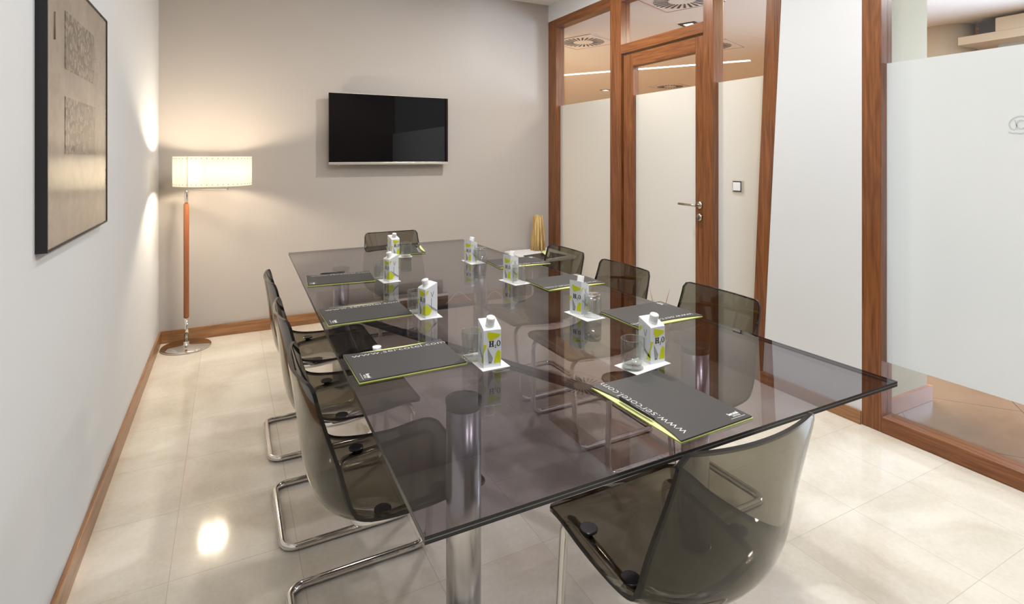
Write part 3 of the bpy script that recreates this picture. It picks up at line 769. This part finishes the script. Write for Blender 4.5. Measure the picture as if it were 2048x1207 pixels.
for i, (x, y, a, k) in enumerate(cart):
    c = cproto if i == 0 else copy_tree(cproto)
    c.location = (x, y, CZ); c.rotation_euler = (0, 0, a); tag(c, names[k], 'carton', 'lime and white water cartons on the table')

# ------------------------------------------------------------------ coasters
mp_ = MB(); mp_.box((-.047, -.080, 0), (.047, .080, .0012)); cst = mp_.build('paper_coaster', M['paper'])
coas = [(.740, 1.606, 0, 'white paper coaster under the nearest left carton'), (.735, 2.205, 0, 'white paper coaster under the middle left carton'), (.760, 2.915, .05, 'white paper coaster under the farthest left carton'),
        (1.367, 3.160, .02, 'white paper coaster under the farthest right carton'), (1.342, 2.555, .12, 'white paper coaster under the right carton before the middle right folder'), (1.318, 1.880, .05, 'white paper coaster under the right carton with the upside-down glass'),
        (1.168, 1.345, PI / 2 + .15, 'white paper coaster under the foreground tumbler and carton'), (1.005, 3.560, PI / 2 - .15, 'white paper coaster under the farthest carton at the end chair')]
for i, (x, y, a, lab) in enumerate(coas):
    c = cst if i == 0 else copy_tree(cst)
    c.location = (x, y, TZ); c.rotation_euler = (0, 0, a); tag(c, lab, 'coaster', 'white paper coasters on the table')

# ------------------------------------------------------------------ tumblers
def make_tumbler(inv=False):
    r = empty('water_glass', (0, 0, 0)); h = .092
    mt = M['thin']
    out_p = [(0, 0), (.0325, 0), (.0345, .003), (.0365, h - .001), (.0358, h + .0008), (.0345, h - .001), (.0325, .018), (.029, .0145), (0, .0135)]
    if inv: out_p = [(p, h + .0008 - q) for p, q in out_p]
    m = MB(); m.lathe(out_p, n=48, cap0=False, cap1=False)
    for f_ in m.bm.faces:
        zz = [v.co.z for v in f_.verts]; lo, hi = (min(zz), max(zz)) if not inv else (h - max(zz), h - min(zz))
        if lo > h - .004 or hi < .019: f_.material_index = 1
    m.build('tumbler_body', [mt, M['thick']], r)
    return r
gp = make_tumbler(); gi = make_tumbler(True)
gl_ = [(.708, 1.640, 0, 'upright tumbler behind the nearest left carton'), (.705, 2.243, 0, 'upright tumbler beside the middle left carton'), (.733, 2.965, 0, 'upright tumbler beside the farthest left carton'),
       (1.121, 1.338, 0, 'upright tumbler in the foreground beside the nearest right carton'), (1.046, 3.542, 0, 'tumbler beside the farthest carton before the end chair'),
       (1.398, 3.112, 1, 'upside-down tumbler beside the farthest right carton'), (1.355, 2.525, 1, 'upside-down tumbler beside the carton before the middle right folder'), (1.338, 1.848, 1, 'upside-down tumbler on the right, nearest of the upturned ones')]
used = set()
for x, y, iv, lab in gl_:
    src = gi if iv else gp
    c = src if iv not in used else copy_tree(src); used.add(iv)
    c.location = (x, y, CZ); tag(c, lab, 'glass', 'water tumblers on the table')

# ------------------------------------------------------------------ corner side table, reed vase, folder, twigs, cord
st = empty('side_table', (2.66, 4.545, 0)); tag(st, 'low square side table with white top in the far right corner', 'side table')
m = MB(); m.box((-.24, -.27, .440), (.25, .27, .470), bev=.003); m.build('table_top', M['paper'], st)
for sx_ in (-.21, .22):
    for sy_ in (-.24, .24):
        m = MB(); m.lathe([(.012, 0), (.012, .441)], (sx_, sy_, 0), 16); m.build('leg', M['chrome'], st)
vs = empty('reed_bundle', (2.745, 4.71, .4705)); tag(vs, 'flared bundle of pale split reeds standing on the corner side table', 'ornament')
random.seed(3); m = MB()
for i in range(34):
    a = random.uniform(0, 2 * PI); q = math.sqrt(random.uniform(0, 1)); r0, r1 = .072 * q, .047 * q
    hgt = random.uniform(.325, .352)
    p0 = Vector((r0 * math.cos(a), r0 * math.sin(a), 0)); p1 = Vector((r1 * math.cos(a), r1 * math.sin(a), hgt))
    pts = [p0.lerp(p1, t_) + Vector((random.uniform(-.002, .002), random.uniform(-.002, .002), 0)) for t_ in (0, .33, .66, 1)]
    m.tube(pts, random.uniform(.009, .012), 6, taper=.7)
m.build('reeds', M['reed'], vs)
bk = empty('document_folder', (2.64, 4.40, .4702), .2); tag(bk, 'open black folder with curled lime sheet lying on the corner side table', 'folder')
m = MB(); m.prism([(-.17, -.115, 0), (.16, -.115, 0), (.16, .115, 0), (-.17, .115, 0)], (0, 0, .008)); m.build('cover', M['cover'], bk)
m = MB(); P0 = []
for i in range(9):
    q = i / 8; P0.append((-.05 + .10 * q, -.10 + .20 * q, .010 + .03 * math.sin(PI * q)))
for i in range(8):
    a_, b_ = Vector(P0[i]), Vector(P0[i + 1]); w0 = .026 * math.sin(PI * i / 8) + .001; w1 = .026 * math.sin(PI * (i + 1) / 8) + .001
    m.poly([a_ + Vector((-w0, w0, 0)), b_ + Vector((-w1, w1, 0)), b_ + Vector((w1, -w1, .004)), a_ + Vector((w0, -w0, .004))], 0)
m.build('lime_sheet', M['limepale'], bk)
tg = empty('dry_twigs', (2.84, 3.11, 0)); tag(tg, 'few thin reddish dry twigs behind the right row of chairs', 'twigs')
random.seed(11); m = MB()
for (dy0, dy1, z1, dx) in ((.10, -.13, .44, 0), (.08, -.10, .41, .02), (.12, -.02, .33, -.01), (.02, .10, .43, .01), (.0, .13, .39, -.02), (.05, .06, .36, .0)):
    a_ = Vector((0, dy0 * .3, .0)); c_ = Vector((dx, dy1, z1)); mid = a_.lerp(c_, .55) + Vector((.01, .01 * random.uniform(-1, 1), .01))
    m.tube([a_, mid, c_], .0022, 5, taper=.4)
    m.tube([mid, mid + Vector((0, random.uniform(-.05, .05), .08))], .0014, 5, taper=.4)
m.build('twigs', M['twig'], tg)
cd = MB()
cp = [(1.70, 4.70, .006), (1.78, 4.78, .006), (1.805, 4.80, .03), (1.865, 4.81, .079), (1.915, 4.815, .125), (1.966, 4.815, .115), (2.043, 4.80, .034), (2.10, 4.78, .006), (2.18, 4.78, .006), (2.244, 4.80, .055), (2.281, 4.812, .086), (2.336, 4.812, .082), (2.370, 4.80, .052), (2.40, 4.80, .006)]
def smoothp(p, it=2):
    p = [Vector(q) for q in p]
    for _ in range(it):
        o = [p[0]]
        for i in range(len(p) - 1): o += [p[i].lerp(p[i + 1], .25), p[i].lerp(p[i + 1], .75)]
        o.append(p[-1]); p = o
    return p
cd.tube(smoothp(cp), .004, 8); tag(cd.build('power_cord', M['cord']), 'white looping cord along the skirting of the end wall', 'cord')

# ------------------------------------------------------------------ lights
def area(name, loc, size, power, col, rot=(0, 0, 0), shape='DISK', sy=None):
    l = bpy.data.lights.new(name, 'AREA'); l.shape = shape; l.size = size; l.energy = power; l.color = col
    if sy: l.size_y = sy
    o = bpy.data.objects.new(name, l); COL.objects.link(o); o.location = loc; o.rotation_euler = rot
    return o
CW = (1, .98, .955)
for i, (x, y, p) in enumerate([(.8, 2.6, 9), (2.1, 3.35, 36), (.9, 1.2, 13), (2.0, 1.2, 24), (.8, -.6, 13), (2.0, -.6, 20)]):
    area('room_downlight', (x, y, H - .01), .13, p, CW)
# lamp bulbs
for s_ in (-1, 1):
    l = bpy.data.lights.new('bulb_light', 'POINT'); l.energy = 13; l.color = (1, .85, .66); l.shadow_soft_size = .03
    o = bpy.data.objects.new('bulb_light', l); COL.objects.link(o); o.location = (lb.x + sc_.x + s_ * .036, lb.y + sc_.y - .05, 1.31)
# lobby
CL = (1, .84, .63)
for x, y, p in [(4.6, 6.2, 125), (4.0, 2.5, 42), (7.5, 8.5, 130), (4.3, 9, 90), (8.5, 5.2, 110)]:
    area('lobby_fill', (x, y, HL - .02), .5, p, CL)  # added warm disks that light the lobby and film, no fixtures there
area('lobby_daylight', (6.3, .9, 1.15), 2.0, 215, (.66, .80, 1), (0, math.radians(90), 0), 'RECTANGLE', 1.6)
area('lobby_fill', (4.6, .9, HL - .02), .4, 16, (.88, .95, 1))  # added cool fill for the large film, no fixture there

w = bpy.data.worlds.new('World'); sc.world = w; w.use_nodes = True
w.node_tree.nodes['Background'].inputs[0].default_value = (.9, .95, 1, 1); w.node_tree.nodes['Background'].inputs[1].default_value = .4

# ------------------------------------------------------------------ camera
cam = bpy.data.cameras.new('Camera'); co = bpy.data.objects.new('Camera', cam); COL.objects.link(co)
cam.sensor_width = 36; cam.sensor_fit = 'HORIZONTAL'; cam.lens = 36 * 1088.42 / 2048
cam.shift_x = 0; cam.shift_y = -(1207 / 2 - 314.11) / 2048
co.location = (0, 0, 1.40); co.rotation_euler = (PI / 2, 0, -.4795); cam.clip_start = .02
sc.camera = co
sc.view_settings.view_transform = 'Standard'; sc.view_settings.look = 'None'; sc.view_settings.gamma = 1; sc.view_settings.exposure = .14
sc.view_settings.use_curve_mapping = False
sc.render.engine = 'CYCLES'
cy_ = sc.cycles
cy_.max_bounces = 16; cy_.transparent_max_bounces = 40; cy_.transmission_bounces = 12; cy_.glossy_bounces = 6; cy_.diffuse_bounces = 4
cy_.sample_clamp_indirect = 6; cy_.use_denoising = True; cy_.caustics_reflective = False; cy_.caustics_refractive = False
